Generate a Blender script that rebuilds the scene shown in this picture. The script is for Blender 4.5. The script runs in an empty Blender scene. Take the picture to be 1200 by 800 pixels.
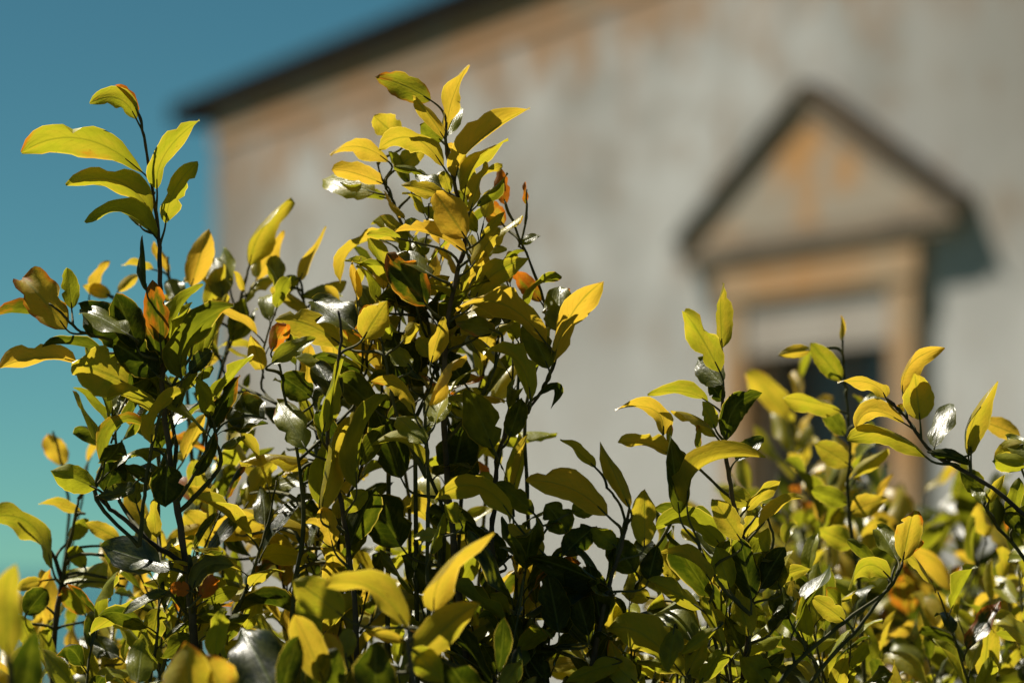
import bpy, math, random
from mathutils import Vector, Matrix

# ------------------------------------------------------------------ camera, sky, sun, exposure
scene = bpy.context.scene
COL = scene.collection
FPX = 4500.0                      # focal length in photo pixels (135 mm on 36 mm, 1200 px wide)
PITCH = math.atan(260 / FPX)
CAM = Vector((0, 0, 1.5))
FWD = Vector((0, math.cos(PITCH), math.sin(PITCH)))
UPV = Vector((0, -math.sin(PITCH), math.cos(PITCH)))
RGT = Vector((1, 0, 0))
FOCUS = 2.8
PX = FOCUS / FPX                  # metres per photo pixel at the focus distance

cd = bpy.data.cameras.new('camera')
cam = bpy.data.objects.new('camera', cd); COL.objects.link(cam)
cam.location = CAM
cam.rotation_euler = (math.pi / 2 + PITCH, 0, 0)
cd.lens = 135; cd.sensor_width = 36
cd.clip_start = 0.05; cd.clip_end = 30000
cd.dof.use_dof = True
cd.dof.focus_distance = FOCUS
cd.dof.aperture_fstop = 5.0
cd.dof.aperture_blades = 0
scene.camera = cam

SUN_EL = math.radians(54)
SUN_H = Vector((-0.74, 0.67, 0)).normalized()
SUN = Vector((SUN_H.x * math.cos(SUN_EL), SUN_H.y * math.cos(SUN_EL), math.sin(SUN_EL)))

world = bpy.data.worlds.new('World'); scene.world = world
world.use_nodes = True
nt = world.node_tree; nt.nodes.clear()
sky = nt.nodes.new('ShaderNodeTexSky'); sky.sky_type = 'NISHITA'
sky.sun_disc = False
sky.sun_elevation = SUN_EL
sky.sun_rotation = math.atan2(SUN.x, SUN.y)
sky.altitude = 200; sky.air_density = 0.5; sky.dust_density = 0.0; sky.ozone_density = 1.2
tint = nt.nodes.new('ShaderNodeMix'); tint.data_type = 'RGBA'; tint.blend_type = 'MULTIPLY'
tint.inputs[0].default_value = 1.0
tint.inputs[7].default_value = (0.32, 0.64, 0.53, 1)
bg = nt.nodes.new('ShaderNodeBackground'); bg.inputs['Strength'].default_value = 0.05
wo = nt.nodes.new('ShaderNodeOutputWorld')
nt.links.new(sky.outputs[0], tint.inputs[6]); nt.links.new(tint.outputs[2], bg.inputs[0])
nt.links.new(bg.outputs[0], wo.inputs[0])

sl = bpy.data.lights.new('sun', 'SUN'); sl.energy = 5.0; sl.angle = math.radians(0.5); sl.color = (1.0, 0.93, 0.80)
so = bpy.data.objects.new('sun', sl); COL.objects.link(so)
so.rotation_euler = SUN.to_track_quat('Z', 'Y').to_euler()

scene.view_settings.view_transform = 'Standard'
scene.view_settings.look = 'None'
scene.view_settings.exposure = 0.75
scene.view_settings.gamma = 1.0
scene.render.engine = 'CYCLES'
scene.cycles.use_denoising = True
scene.cycles.max_bounces = 8
scene.cycles.transmission_bounces = 6
scene.cycles.diffuse_bounces = 4

# ------------------------------------------------------------------ node helpers
class NT:
    def __init__(s, name):
        s.m = bpy.data.materials.new(name); s.m.use_nodes = True
        s.t = s.m.node_tree; s.t.nodes.clear()
        s.out = s.t.nodes.new('ShaderNodeOutputMaterial')
    def n(s, typ, **kw):
        nd = s.t.nodes.new(typ)
        for k, v in kw.items(): setattr(nd, k, v)
        return nd
    def put(s, sock, v):
        if isinstance(v, bpy.types.NodeSocket): s.t.links.new(v, sock)
        elif isinstance(v, (tuple, list)) and len(v) == 3 and sock.type == 'RGBA': sock.default_value = (*v, 1)
        else: sock.default_value = v
    def math(s, op, a, b=0.0, c=0.0, clamp=False):
        nd = s.n('ShaderNodeMath', operation=op, use_clamp=clamp)
        s.put(nd.inputs[0], a); s.put(nd.inputs[1], b); s.put(nd.inputs[2], c)
        return nd.outputs[0]
    def mix(s, f, a, b, blend='MIX'):
        nd = s.n('ShaderNodeMix', data_type='RGBA', blend_type=blend)
        s.put(nd.inputs[0], f); s.put(nd.inputs[6], a); s.put(nd.inputs[7], b)
        return nd.outputs[2]
    def noise(s, vec, scale, detail=4, rough=0.55):
        nd = s.n('ShaderNodeTexNoise')
        s.put(nd.inputs['Vector'], vec); s.put(nd.inputs['Scale'], scale)
        s.put(nd.inputs['Detail'], detail); s.put(nd.inputs['Roughness'], rough)
        return nd.outputs['Fac']
    def ramp(s, v, lo, hi):
        nd = s.n('ShaderNodeMapRange', interpolation_type='SMOOTHSTEP')
        s.put(nd.inputs[0], v); nd.inputs[1].default_value = lo; nd.inputs[2].default_value = hi
        return nd.outputs[0]
    def bump(s, h, strength, dist):
        nd = s.n('ShaderNodeBump'); s.put(nd.inputs['Height'], h)
        nd.inputs['Strength'].default_value = strength; nd.inputs['Distance'].default_value = dist
        return nd.outputs[0]
    def bsdf(s, col, rough=0.7, spec=0.4, normal=None):
        nd = s.n('ShaderNodeBsdfPrincipled')
        s.put(nd.inputs['Base Color'], col); s.put(nd.inputs['Roughness'], rough)
        s.put(nd.inputs['Specular IOR Level'], spec)
        if normal is not None: s.put(nd.inputs['Normal'], normal)
        return nd.outputs[0]
    def done(s, sh):
        s.t.links.new(sh, s.out.inputs[0]); return s.m

def leaf_material():
    k = NT('leaf')
    oi = k.n('ShaderNodeObjectInfo')
    sep = k.n('ShaderNodeSeparateColor'); k.put(sep.inputs[0], oi.outputs['Color'])
    Y, B, R = sep.outputs[0], sep.outputs[1], sep.outputs[2]
    uv = k.n('ShaderNodeUVMap')
    sx = k.n('ShaderNodeSeparateXYZ'); k.put(sx.inputs[0], uv.outputs[0])
    u, v = sx.outputs[0], sx.outputs[1]
    av = k.math('ABSOLUTE', k.math('SUBTRACT', v, 0.5))          # 0 midrib .. 0.5 edge
    mid = k.math('SUBTRACT', 1.0, k.ramp(av, 0.012, 0.045))
    # lateral veins leave the midrib at an angle
    lat = k.math('PINGPONG', k.math('ADD', k.math('SUBTRACT', u, k.math('MULTIPLY', av, 0.55)), k.math('MULTIPLY', R, 0.1)), 0.05)
    lat = k.math('MULTIPLY', k.math('SUBTRACT', 1.0, k.ramp(lat, 0.002, 0.016)), k.math('SUBTRACT', 1.0, k.ramp(av, 0.3, 0.48)))
    vein = k.math('MAXIMUM', mid, k.math('MULTIPLY', lat, 0.22))
    tc = k.n('ShaderNodeTexCoord')
    seed = k.n('ShaderNodeCombineXYZ'); k.put(seed.inputs[0], k.math('MULTIPLY', R, 37.0)); k.put(seed.inputs[1], k.math('MULTIPLY', Y, 11.0))
    add = k.n('ShaderNodeVectorMath', operation='ADD'); k.put(add.inputs[0], uv.outputs[0]); k.put(add.inputs[1], seed.outputs[0])
    blotch = k.noise(add.outputs[0], 3.2, 4)
    fine = k.noise(add.outputs[0], 22.0, 3)
    # brown, from the edges and in patches
    edge = k.math('ADD', k.ramp(av, 0.25, 0.5), k.ramp(u, 0.55, 1.0))
    bm = k.math('ADD', k.math('MULTIPLY', edge, 0.20), k.math('ADD', k.math('SUBTRACT', blotch, 0.93), k.math('MULTIPLY', B, 0.80)))
    brown = k.ramp(bm, 0.0, 0.32)
    rim = k.math('MULTIPLY', k.ramp(av, 0.455, 0.497), 0.55)
    spots = k.math('MULTIPLY', k.ramp(k.noise(add.outputs[0], 13.0, 2), 0.68, 0.74), 0.5)
    yv = k.math('ADD', Y, k.math('MULTIPLY', k.math('SUBTRACT', blotch, 0.5), 0.55), clamp=True)
    # reflected colour; the near-black end paints shade into dark leaves
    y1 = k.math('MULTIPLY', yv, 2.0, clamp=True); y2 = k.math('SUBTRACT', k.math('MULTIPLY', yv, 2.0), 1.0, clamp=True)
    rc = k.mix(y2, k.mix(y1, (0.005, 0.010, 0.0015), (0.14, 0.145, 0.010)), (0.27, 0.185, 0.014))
    rc = k.mix(k.math('MULTIPLY', vein, 0.35), rc, (0.14, 0.17, 0.05))
    rc = k.mix(brown, rc, (0.14, 0.048, 0.012))
    rc = k.mix(spots, rc, (0.07, 0.03, 0.008))
    geo = k.n('ShaderNodeNewGeometry')
    back = geo.outputs['Backfacing']                              # pale underside of the leaf
    rcb = k.mix(0.12, rc, (0.12, 0.115, 0.025))
    rcol = k.mix(back, rc, rcb)
    # light coming through, its dark end dimmed likewise for leaves in shade
    tcol = k.mix(y2, k.mix(y1, (0.026, 0.038, 0.0015), (0.23, 0.225, 0.009)), (0.44, 0.268, 0.022))
    tcol = k.mix(rim, tcol, (0.62, 0.46, 0.06))
    tcol = k.mix(k.math('MULTIPLY', vein, 0.55), tcol, (0.10, 0.11, 0.005))
    tcol = k.mix(brown, tcol, (0.36, 0.105, 0.006))
    tcol = k.mix(spots, tcol, (0.05, 0.02, 0.003))
    tcol = k.mix(k.math('MULTIPLY', fine, 0.35), tcol, k.mix(1.0, tcol, (0.6, 0.6, 0.6), 'MULTIPLY'))
    hgt = k.math('ADD', k.math('MULTIPLY', k.math('MAXIMUM', mid, k.math('MULTIPLY', lat, 0.12)), -0.5), k.math('ADD', k.math('MULTIPLY', blotch, 0.8), k.math('MULTIPLY', k.noise(add.outputs[0], 9.0, 3), 1.3)))
    nrm = k.bump(hgt, 0.35, 0.0010)
    rough = k.math('ADD', 0.31, k.math('ADD', k.math('MULTIPLY', back, 0.24), k.math('MULTIPLY', fine, 0.10)))
    spec = k.math('SUBTRACT', 0.26, k.math('MULTIPLY', back, 0.18))
    p = k.bsdf(rcol, rough, spec, nrm)
    tr = k.n('ShaderNodeBsdfTranslucent'); k.put(tr.inputs[0], tcol); k.put(tr.inputs['Normal'], nrm)
    ad = k.n('ShaderNodeAddShader'); k.put(ad.inputs[0], p); k.put(ad.inputs[1], tr.outputs[0])
    return k.done(ad.outputs[0])

def simple(name, a, b, scale, rough=0.8, bump=0.3, dist=0.004, spec=0.3, lo=0.35, hi=0.65):
    k = NT(name)
    tc = k.n('ShaderNodeTexCoord')
    f = k.noise(tc.outputs['Object'], scale, 6)
    col = k.mix(k.ramp(f, lo, hi), a, b)
    return k.done(k.bsdf(col, rough, spec, k.bump(k.noise(tc.outputs['Object'], scale * 6, 5), bump, dist)))

def wall_material():
    k = NT('aged_plaster')
    tc = k.n('ShaderNodeTexCoord'); P = tc.outputs['Object']
    mp = k.n('ShaderNodeMapping'); k.put(mp.inputs['Vector'], P); mp.inputs['Scale'].default_value = (0.8, 0.8, 1.0)
    big = k.noise(mp.outputs[0], 1.1, 5, 0.6)
    mid = k.noise(P, 2.6, 5, 0.6)
    fine = k.noise(P, 26, 5)
    sx = k.n('ShaderNodeSeparateXYZ'); k.put(sx.inputs[0], P)
    c = k.mix(k.ramp(big, 0.36, 0.64), (0.40, 0.39, 0.355), (0.68, 0.675, 0.645))
    c = k.mix(k.math('MULTIPLY', k.ramp(mid, 0.50, 0.68), 0.75), c, (0.34, 0.235, 0.145))
    low = k.ramp(k.math('ADD', sx.outputs[2], k.math('MULTIPLY', k.math('SUBTRACT', big, 0.5), 2.4)), 2.0, 3.4)
    c = k.mix(k.math('MULTIPLY', k.math('SUBTRACT', 1.0, low), 0.8), c, (0.66, 0.65, 0.62))
    # brown patches and orange wash below the roof
    mp2 = k.n('ShaderNodeMapping'); k.put(mp2.inputs['Vector'], P); mp2.inputs['Scale'].default_value = (1.1, 1.1, 0.9)
    st = k.ramp(k.noise(mp2.outputs[0], 1.3, 4), 0.50, 0.66)
    hi = k.ramp(sx.outputs[2], 3.7, 4.9)
    c = k.mix(k.math('MULTIPLY', k.math('MULTIPLY', st, hi), 0.75), c, (0.38, 0.21, 0.10))
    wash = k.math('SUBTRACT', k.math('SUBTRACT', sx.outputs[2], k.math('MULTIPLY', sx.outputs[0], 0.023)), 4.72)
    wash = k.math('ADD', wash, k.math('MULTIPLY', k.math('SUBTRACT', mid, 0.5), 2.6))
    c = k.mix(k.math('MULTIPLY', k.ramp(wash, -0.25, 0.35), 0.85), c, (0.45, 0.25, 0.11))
    upper_right_dark = k.ramp(k.math('ADD', k.math('MULTIPLY', sx.outputs[0], 0.25), k.math('MULTIPLY', big, 2.2)), 1.1, 2.0)  # darker towards the right and the top, broken up by noise
    upper_right_dark = k.math('MULTIPLY', upper_right_dark, k.ramp(sx.outputs[2], 2.6, 4.0))
    c = k.mix(k.math('MULTIPLY', upper_right_dark, 0.75), c, (0.24, 0.21, 0.165))
    cor = k.math('SUBTRACT', 1.0, k.ramp(k.math('ADD', sx.outputs[0], k.math('MULTIPLY', mid, 1.5)), -9.0, -7.6))
    c = k.mix(k.math('MULTIPLY', cor, 0.65), c, (0.27, 0.20, 0.135))
    c = k.mix(k.math('MULTIPLY', fine, 0.25), c, (0.22, 0.21, 0.19))
    return k.done(k.bsdf(c, 0.9, 0.2, k.bump(k.math('ADD', fine, mid), 0.5, 0.01)))

M = {}
M['leaf'] = leaf_material()
M['bark'] = simple('green_bark', (0.045, 0.048, 0.016), (0.11, 0.10, 0.035), 60, 0.75, 0.4, 0.001)
M['wood'] = simple('old_bark', (0.045, 0.032, 0.020), (0.11, 0.085, 0.055), 40, 0.85, 0.6, 0.002)
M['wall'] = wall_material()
M['lower'] = simple('pale_plaster', (0.60, 0.59, 0.57), (0.70, 0.69, 0.67), 1.2, 0.9, 0.4, 0.008)
M['ochre'] = simple('ochre_stone', (0.55, 0.29, 0.11), (0.50, 0.36, 0.22), 2.2, 0.85, 0.4, 0.008)
M['eave_band'] = simple('tan_band', (0.50, 0.27, 0.12), (0.44, 0.33, 0.22), 1.3, 0.85, 0.4, 0.008)
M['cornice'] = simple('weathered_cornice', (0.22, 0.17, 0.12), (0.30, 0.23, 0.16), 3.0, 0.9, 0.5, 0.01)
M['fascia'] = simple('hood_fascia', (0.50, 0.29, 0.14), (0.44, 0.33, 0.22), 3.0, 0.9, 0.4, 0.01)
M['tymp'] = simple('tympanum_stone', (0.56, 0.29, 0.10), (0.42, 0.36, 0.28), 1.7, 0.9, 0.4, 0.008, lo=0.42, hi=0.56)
M['roof'] = simple('dark_roof', (0.008, 0.007, 0.006), (0.016, 0.014, 0.012), 4.0, 0.95, 0.5, 0.01, 0.03)
M['hood'] = simple('hood_tiles', (0.045, 0.034, 0.024), (0.025, 0.02, 0.016), 4.0, 0.9, 0.5, 0.01, 0.05)
M['shutter'] = simple('pale_blind', (0.52, 0.45, 0.38), (0.58, 0.52, 0.45), 3.0, 0.7, 0.1, 0.003)
M['frame'] = simple('window_paint', (0.20, 0.15, 0.10), (0.28, 0.21, 0.14), 5.0, 0.6, 0.1, 0.002)
def glass_mat():
    k = NT('window_glass')
    return k.done(k.bsdf((0.09, 0.085, 0.08), 0.3, 0.25))
M['glass'] = glass_mat()
M['soil'] = simple('grassy_ground', (0.030, 0.040, 0.014), (0.070, 0.065, 0.030), 1.5, 0.95, 0.8, 0.02)
def sea_mat():
    k = NT('sea_water')
    tc = k.n('ShaderNodeTexCoord')
    return k.done(k.bsdf((0.012, 0.05, 0.06), 0.12, 0.5, k.bump(k.noise(tc.outputs['Object'], 0.25, 6), 0.6, 0.6)))
M['sea'] = sea_mat()

# ------------------------------------------------------------------ object helpers
def P(px, py, dep=0.0):
    d = FOCUS + dep / 100.0
    return CAM + d * (FWD + ((px - 600) / FPX) * RGT - ((py - 400) / FPX) * UPV)

def link(name, me, parent=None, wloc=Vector((0, 0, 0)), mat=None):
    o = bpy.data.objects.new(name, me)
    COL.objects.link(o)
    if mat is not None and me is not None and not me.materials: me.materials.append(mat)
    o.parent = parent
    pw = Vector(parent['_w']) if parent is not None else Vector((0, 0, 0))
    o.location = wloc - pw
    o['_w'] = tuple(wloc)
    return o

def mesh(name, vs, fs, smooth=True, uvs=None):
    me = bpy.data.meshes.new(name)
    me.from_pydata([tuple(v) for v in vs], [], fs)
    if uvs is not None:
        lay = me.uv_layers.new(name='UVMap')
        for lp in me.loops: lay.data[lp.index].uv = uvs[lp.vertex_index]
    if smooth: me.polygons.foreach_set('use_smooth', [True] * len(me.polygons))
    me.update()
    return me

def catmull(pts, n):
    """pts: list of (Vector, radius) -> denser list"""
    out = []
    m = len(pts)
    for i in range(m - 1):
        p0 = pts[max(i - 1, 0)]; p1 = pts[i]; p2 = pts[i + 1]; p3 = pts[min(i + 2, m - 1)]
        for j in range(n):
            t = j / n
            a = 0.5 * ((2 * p1[0]) + (p2[0] - p0[0]) * t + (2 * p0[0] - 5 * p1[0] + 4 * p2[0] - p3[0]) * t * t + (3 * p1[0] - p0[0] - 3 * p2[0] + p3[0]) * t ** 3)
            out.append((a, p1[1] + (p2[1] - p1[1]) * t))
    out.append(pts[-1])
    return out

def tube(vs, fs, pts, sides=6):
    """append a tapered tube to vs, fs"""
    rings = []
    nrm = None
    for i, (p, r) in enumerate(pts):
        a = pts[max(i - 1, 0)][0]; b = pts[min(i + 1, len(pts) - 1)][0]
        t = (b - a)
        t = t.normalized() if t.length > 1e-9 else Vector((0, 0, 1))
        if nrm is None: nrm = t.orthogonal()
        nrm = (nrm - t * nrm.dot(t))
        nrm = nrm.normalized() if nrm.length > 1e-6 else t.orthogonal().normalized()
        bi = t.cross(nrm)
        ring = []
        for k in range(sides):
            an = 2 * math.pi * k / sides
            ring.append(len(vs)); vs.append(p + (nrm * math.cos(an) + bi * math.sin(an)) * r)
        rings.append(ring)
    for i in range(len(rings) - 1):
        for k in range(sides):
            k2 = (k + 1) % sides
            fs.append((rings[i][k], rings[i][k2], rings[i + 1][k2], rings[i + 1][k]))
    fs.append(tuple(reversed(rings[0]))); fs.append(tuple(rings[-1]))

def width_profile(t, sharp):
    return (max(t, 0) ** 0.62) * (max(1 - t, 0) ** sharp)

def leaf_geo(mid, normals, W, fold, cup, ripple, ragged, rng, nv=3, pet=None, pr=0.0011):
    """mid: list of points along the blade, normals alongside. Returns vs, fs, uvs"""
    vs, fs, uvs = [], [], []
    n = len(mid) - 1
    sharp = rng.uniform(0.62, 0.85)
    peak = max(width_profile(i / 60, sharp) for i in range(61))
    ph = rng.uniform(0, 6.28); ph2 = rng.uniform(0, 6.28)
    fr = rng.uniform(7, 11)
    bites = [(rng.uniform(0.25, 0.95), rng.uniform(0.03, 0.07), rng.uniform(0.15, 0.5), rng.choice((-1, 1))) for _ in range(int(ragged))]
    asym = rng.uniform(-0.06, 0.06)
    for i in range(n + 1):
        t = i / n
        T = (mid[min(i + 1, n)] - mid[max(i - 1, 0)]).normalized()
        N = normals[i]; N = (N - T * N.dot(T)).normalized()
        S = N.cross(T)
        w = W * 0.5 * width_profile(t, sharp) / peak
        w = max(w, W * 0.012)
        for j in range(-nv, nv + 1):
            s = j / nv
            side = 1 if j > 0 else -1
            ww = w * (1 + asym * side)
            for bt, bw, ba, bs in bites:
                if bs == side and j != 0:
                    ww *= 1 - ba * math.exp(-((t - bt) / bw) ** 2) * (abs(s) ** 2)
            if j != 0: ww *= 1 + 0.035 * math.sin(t * 31 + ph2 + side)
            a = abs(s)
            ang = fold - cup * a
            y = ww * a * math.cos(ang) * side
            z = ww * a * math.sin(ang)
            z += ripple * W * a * a * math.sin(t * fr + (ph if side > 0 else ph2)) * min(1, 4 * t)
            vs.append(mid[i] + S * y + N * z)
            uvs.append((t, 0.5 + 0.5 * s))
    m = 2 * nv + 1
    for i in range(n):
        for j in range(m - 1):
            a = i * m + j
            fs.append((a, a + m, a + m + 1, a + 1))
    if pet:
        b0 = len(vs)
        tube(vs, fs, pet, 4)
        uvs += [(0.5, 0.5)] * (len(vs) - b0)
    return vs, fs, uvs

def leaf_mesh(vs, fs, uvs, blade):
    me = mesh('leaf', vs, fs, uvs=uvs)
    me.materials.append(M['leaf']); me.materials.append(M['bark'])
    me.polygons.foreach_set('material_index', [0 if i < blade else 1 for i in range(len(fs))])
    return me

# ------------------------------------------------------------------ ground
rg = random.Random(3)
vs, fs = [Vector((0, 12, 0))], []
rad = [1, 2, 3, 5, 8, 12, 18, 26, 36, 46, 60, 75, 90, 110, 140, 200]
SEG = 48
for q in rad:
    for k in range(SEG):
        a = 2 * math.pi * k / SEG
        z = rg.uniform(-0.03, 0.0) if q < 46 else -28 * min(1, (q - 46) / 100) + rg.uniform(-1, 0)
        vs.append(Vector((math.cos(a) * q, 12 + math.sin(a) * q, z)))
for k in range(SEG): fs.append((0, 1 + k, 1 + (k + 1) % SEG))
for i in range(len(rad) - 1):
    for k in range(SEG):
        a = 1 + i * SEG; k2 = (k + 1) % SEG
        fs.append((a + k, a + SEG + k, a + SEG + k2, a + k2))
gr = link('ground', mesh('ground', vs, fs), None, mat=M['soil']); gr['kind'] = 'structure'
vs = [Vector((math.cos(2 * math.pi * k / 64) * 9000, math.sin(2 * math.pi * k / 64) * 9000, -22)) for k in range(64)]
se = link('sea', mesh('sea', vs, [tuple(range(64))], smooth=False), None, mat=M['sea']); se['kind'] = 'structure'

# ------------------------------------------------------------------ the house behind
WDIR = Vector((0.40496, -0.91434, 0))
HROOT = Vector((1.629, 21.413, 0))
house = bpy.data.objects.new('old_house', None); COL.objects.link(house)
house.location = HROOT; house.rotation_euler = (0, 0, math.atan2(WDIR.y, WDIR.x))
house['label'] = 'old grey plastered house with dark roof edge and pedimented window'
house['category'] = 'house'
# house local: x along the facade, -y towards the viewer, z up

def hpart(name, mat, parts, parent=None, bevel=0.0):
    """parts: list of (polygon in xz, y_front, y_back)"""
    vs, fs = [], []
    for poly, yf, yb in parts:
        b = len(vs); n = len(poly)
        for (x, z) in poly: vs.append((x, yf, z))
        for (x, z) in poly: vs.append((x, yb, z))
        fs.append(tuple(b + i for i in range(n)))
        fs.append(tuple(b + n + i for i in reversed(range(n))))
        for i in range(n):
            j = (i + 1) % n
            fs.append((b + j, b + i, b + n + i, b + n + j))
    me = mesh(name, vs, fs, smooth=False)
    me.materials.append(mat)
    o = bpy.data.objects.new(name, me); COL.objects.link(o); o.parent = parent or house
    if bevel:
        md = o.modifiers.new('bevel', 'BEVEL'); md.width = bevel; md.segments = 2
    return o

def box(x0, x1, z0, z1): return [(x0, z0), (x1, z0), (x1, z1), (x0, z1)]
XL, XR, DEPTH = -9.85, 9.0, 9.0
RS = 0.023
RX = 4.0
def rake(x): return 5.07 + RS * (min(x, RX) + 10.85) - RS * max(0, x - RX)
wc = 0.22                                    # window centre
# facade with a real window opening (four pieces round it, one mesh), 0.4 m thick
ow0, ow1, oz0, oz1 = wc - 0.86, wc + 0.86, 1.10, 2.99
vsplit = 2.74
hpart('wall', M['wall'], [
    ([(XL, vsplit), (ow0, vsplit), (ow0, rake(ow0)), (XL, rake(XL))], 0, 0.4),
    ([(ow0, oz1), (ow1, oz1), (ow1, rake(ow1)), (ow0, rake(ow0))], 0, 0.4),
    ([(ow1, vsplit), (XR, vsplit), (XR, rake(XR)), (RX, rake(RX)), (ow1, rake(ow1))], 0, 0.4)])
hpart('lower_wall', M['wall'], [
    (box(XL, ow0, 0, vsplit), 0.0, 0.4), (box(ow0, ow1, 0, oz0), 0.0, 0.4), (box(ow1, XR, 0, vsplit), 0.0, 0.4)])
hpart('side_wall', M['wall'], [(box(XL, XL + 0.4, 0, rake(XL) - 0.01), 0.401, DEPTH)])
hpart('side_wall', M['wall'], [(box(XR - 0.4, XR, 0, rake(XR) - 0.01), 0.401, DEPTH)])
hpart('rear_wall', M['wall'], [([(XL, 0), (XR, 0), (XR, rake(XR) - .01), (RX, rake(RX) - .01), (XL, rake(XL) - .01)], DEPTH + .001, DEPTH + 0.4)])
# tan band below the roof, following the slope
hpart('eave_band', M['eave_band'], [([(XL - 0.03, rake(XL) - 0.30), (RX, rake(RX) - 0.30), (RX, rake(RX) - 0.003), (XL - 0.03, rake(XL) - 0.003)], -0.012, -0.001),
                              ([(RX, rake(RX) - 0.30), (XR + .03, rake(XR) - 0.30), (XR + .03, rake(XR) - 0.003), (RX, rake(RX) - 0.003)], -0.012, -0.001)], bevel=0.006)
ro = hpart('roof', M['roof'], [([(XL - 0.95, rake(XL - 0.95)), (RX, rake(RX)), (RX, rake(RX) + 0.17), (XL - 0.95, rake(XL - 0.95) + 0.17)], -0.07, DEPTH + 0.7),
                               ([(RX, rake(RX)), (XR + 0.5, rake(XR + .5)), (XR + 0.5, rake(XR + .5) + 0.17), (RX, rake(RX) + 0.17)], -0.07, DEPTH + 0.7)], bevel=0.02)
# verge tiles along the roof edge, half-round caps
def verge_tile():
    vs, fs = [], []
    n = 8
    for x, r in ((0, 0.085), (0.36, 0.07)):
        for k in range(n + 1):
            a = math.pi * k / n
            vs.append((x, -math.cos(a) * r, math.sin(a) * r))
    for k in range(n): fs.append((k, k + 1, n + 2 + k, n + 1 + k))
    fs.append(tuple(range(n + 1))); fs.append(tuple(reversed(range(n + 1, 2 * n + 2))))
    me = mesh('verge_tile', vs, fs); me.materials.append(M['roof']); return me
vt = verge_tile()
x = XL - 0.95
while x < XR + 0.1:
    o = bpy.data.objects.new('verge_tile', vt); COL.objects.link(o); o.parent = ro
    o.location = (x, 0.02, rake(x) + 0.12)
    o.rotation_euler = (0, -math.atan(RS) if x < RX - 0.2 else math.atan(RS), 0)
    x += 0.33
# window surround
J = 0.26
hpart('jamb', M['ochre'], [(box(ow0 - J, ow0 + 0.02, oz0, oz1 - 0.003), -0.060, 0.10)], bevel=0.01)
hpart('jamb', M['ochre'], [(box(ow1 - 0.02, ow1 + J, oz0, oz1 - 0.003), -0.060, 0.10)], bevel=0.01)
hpart('lintel', M['ochre'], [(box(ow0 - J - 0.05, ow1 + J + 0.05, oz1, oz1 + 0.27), -0.070, 0.10)], bevel=0.01)
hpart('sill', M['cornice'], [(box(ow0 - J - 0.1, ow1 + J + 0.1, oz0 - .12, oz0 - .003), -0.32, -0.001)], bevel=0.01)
ped = bpy.data.objects.new('pediment', None); COL.objects.link(ped); ped.parent = house
PH = 1.60; PB = oz1 + 0.273; pz = 0.74
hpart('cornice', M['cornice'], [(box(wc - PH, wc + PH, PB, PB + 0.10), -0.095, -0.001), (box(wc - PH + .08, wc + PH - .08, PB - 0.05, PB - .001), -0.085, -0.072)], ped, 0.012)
tz = PB + 0.10
hpart('tympanum', M['tymp'], [([(wc - PH + 0.16, tz + .002), (wc + PH - 0.16, tz + .002), (wc, tz + pz - 0.15)], -0.090, -0.002)], ped)
for sgn in (-1, 1):
    e = wc + sgn * PH
    poly = [(e, tz + .003), (wc, tz + pz - 0.03), (wc, tz + pz - 0.15), (e - sgn * 0.20, tz + .003)]
    poly2 = [(e + sgn * .03, tz + 0.02), (wc, tz + pz + 0.03), (wc, tz + pz - 0.028), (e, tz + .005)]
    if sgn > 0: poly.reverse(); poly2.reverse()
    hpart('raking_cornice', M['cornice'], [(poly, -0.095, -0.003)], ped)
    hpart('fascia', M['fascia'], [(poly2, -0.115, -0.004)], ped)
    poly3 = [(e + sgn * .06, tz + 0.022), (wc, tz + pz + 0.058), (wc, tz + pz + 0.032), (e + sgn * .032, tz + 0.018)]
    if sgn > 0: poly3.reverse()
    hpart('hood_roof', M['hood'], [(poly3, -0.130, -0.005)], ped)
# recessed window
win = hpart('window', M['frame'], [(box(ow0 + .021, ow0 + .09, oz0 + .001, oz1 - .001), 0.16, 0.24), (box(ow1 - .09, ow1 - .021, oz0 + .001, oz1 - .001), 0.16, 0.24),
                             (box(wc - .035, wc + .035, oz0 + .09, oz1 - .09), 0.16, 0.24),
                             (box(ow0 + .09, ow1 - .09, oz0 + .001, oz0 + .09), 0.16, 0.24), (box(ow0 + .09, ow1 - .09, oz1 - .09, oz1 - .001), 0.16, 0.24)])
hpart('pane', M['glass'], [(box(ow0 + .091, wc - .036, oz0 + .091, oz1 - .091), 0.19, 0.20)], win)
hpart('pane', M['glass'], [(box(wc + .036, ow1 - .091, oz0 + .091, oz1 - .091), 0.19, 0.20)], win)
bl = hpart('blind', M['shutter'], [(box(ow0 + .025, ow1 - .025, 2.68, oz1 - .004), -0.030, 0.01)])
for i in range(8):
    z = 2.685 + i * 0.0375
    hpart('slat', M['shutter'], [(box(ow0 + .03, ow1 - .03, z, z + 0.033), -0.044, -0.031)], bl)

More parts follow.
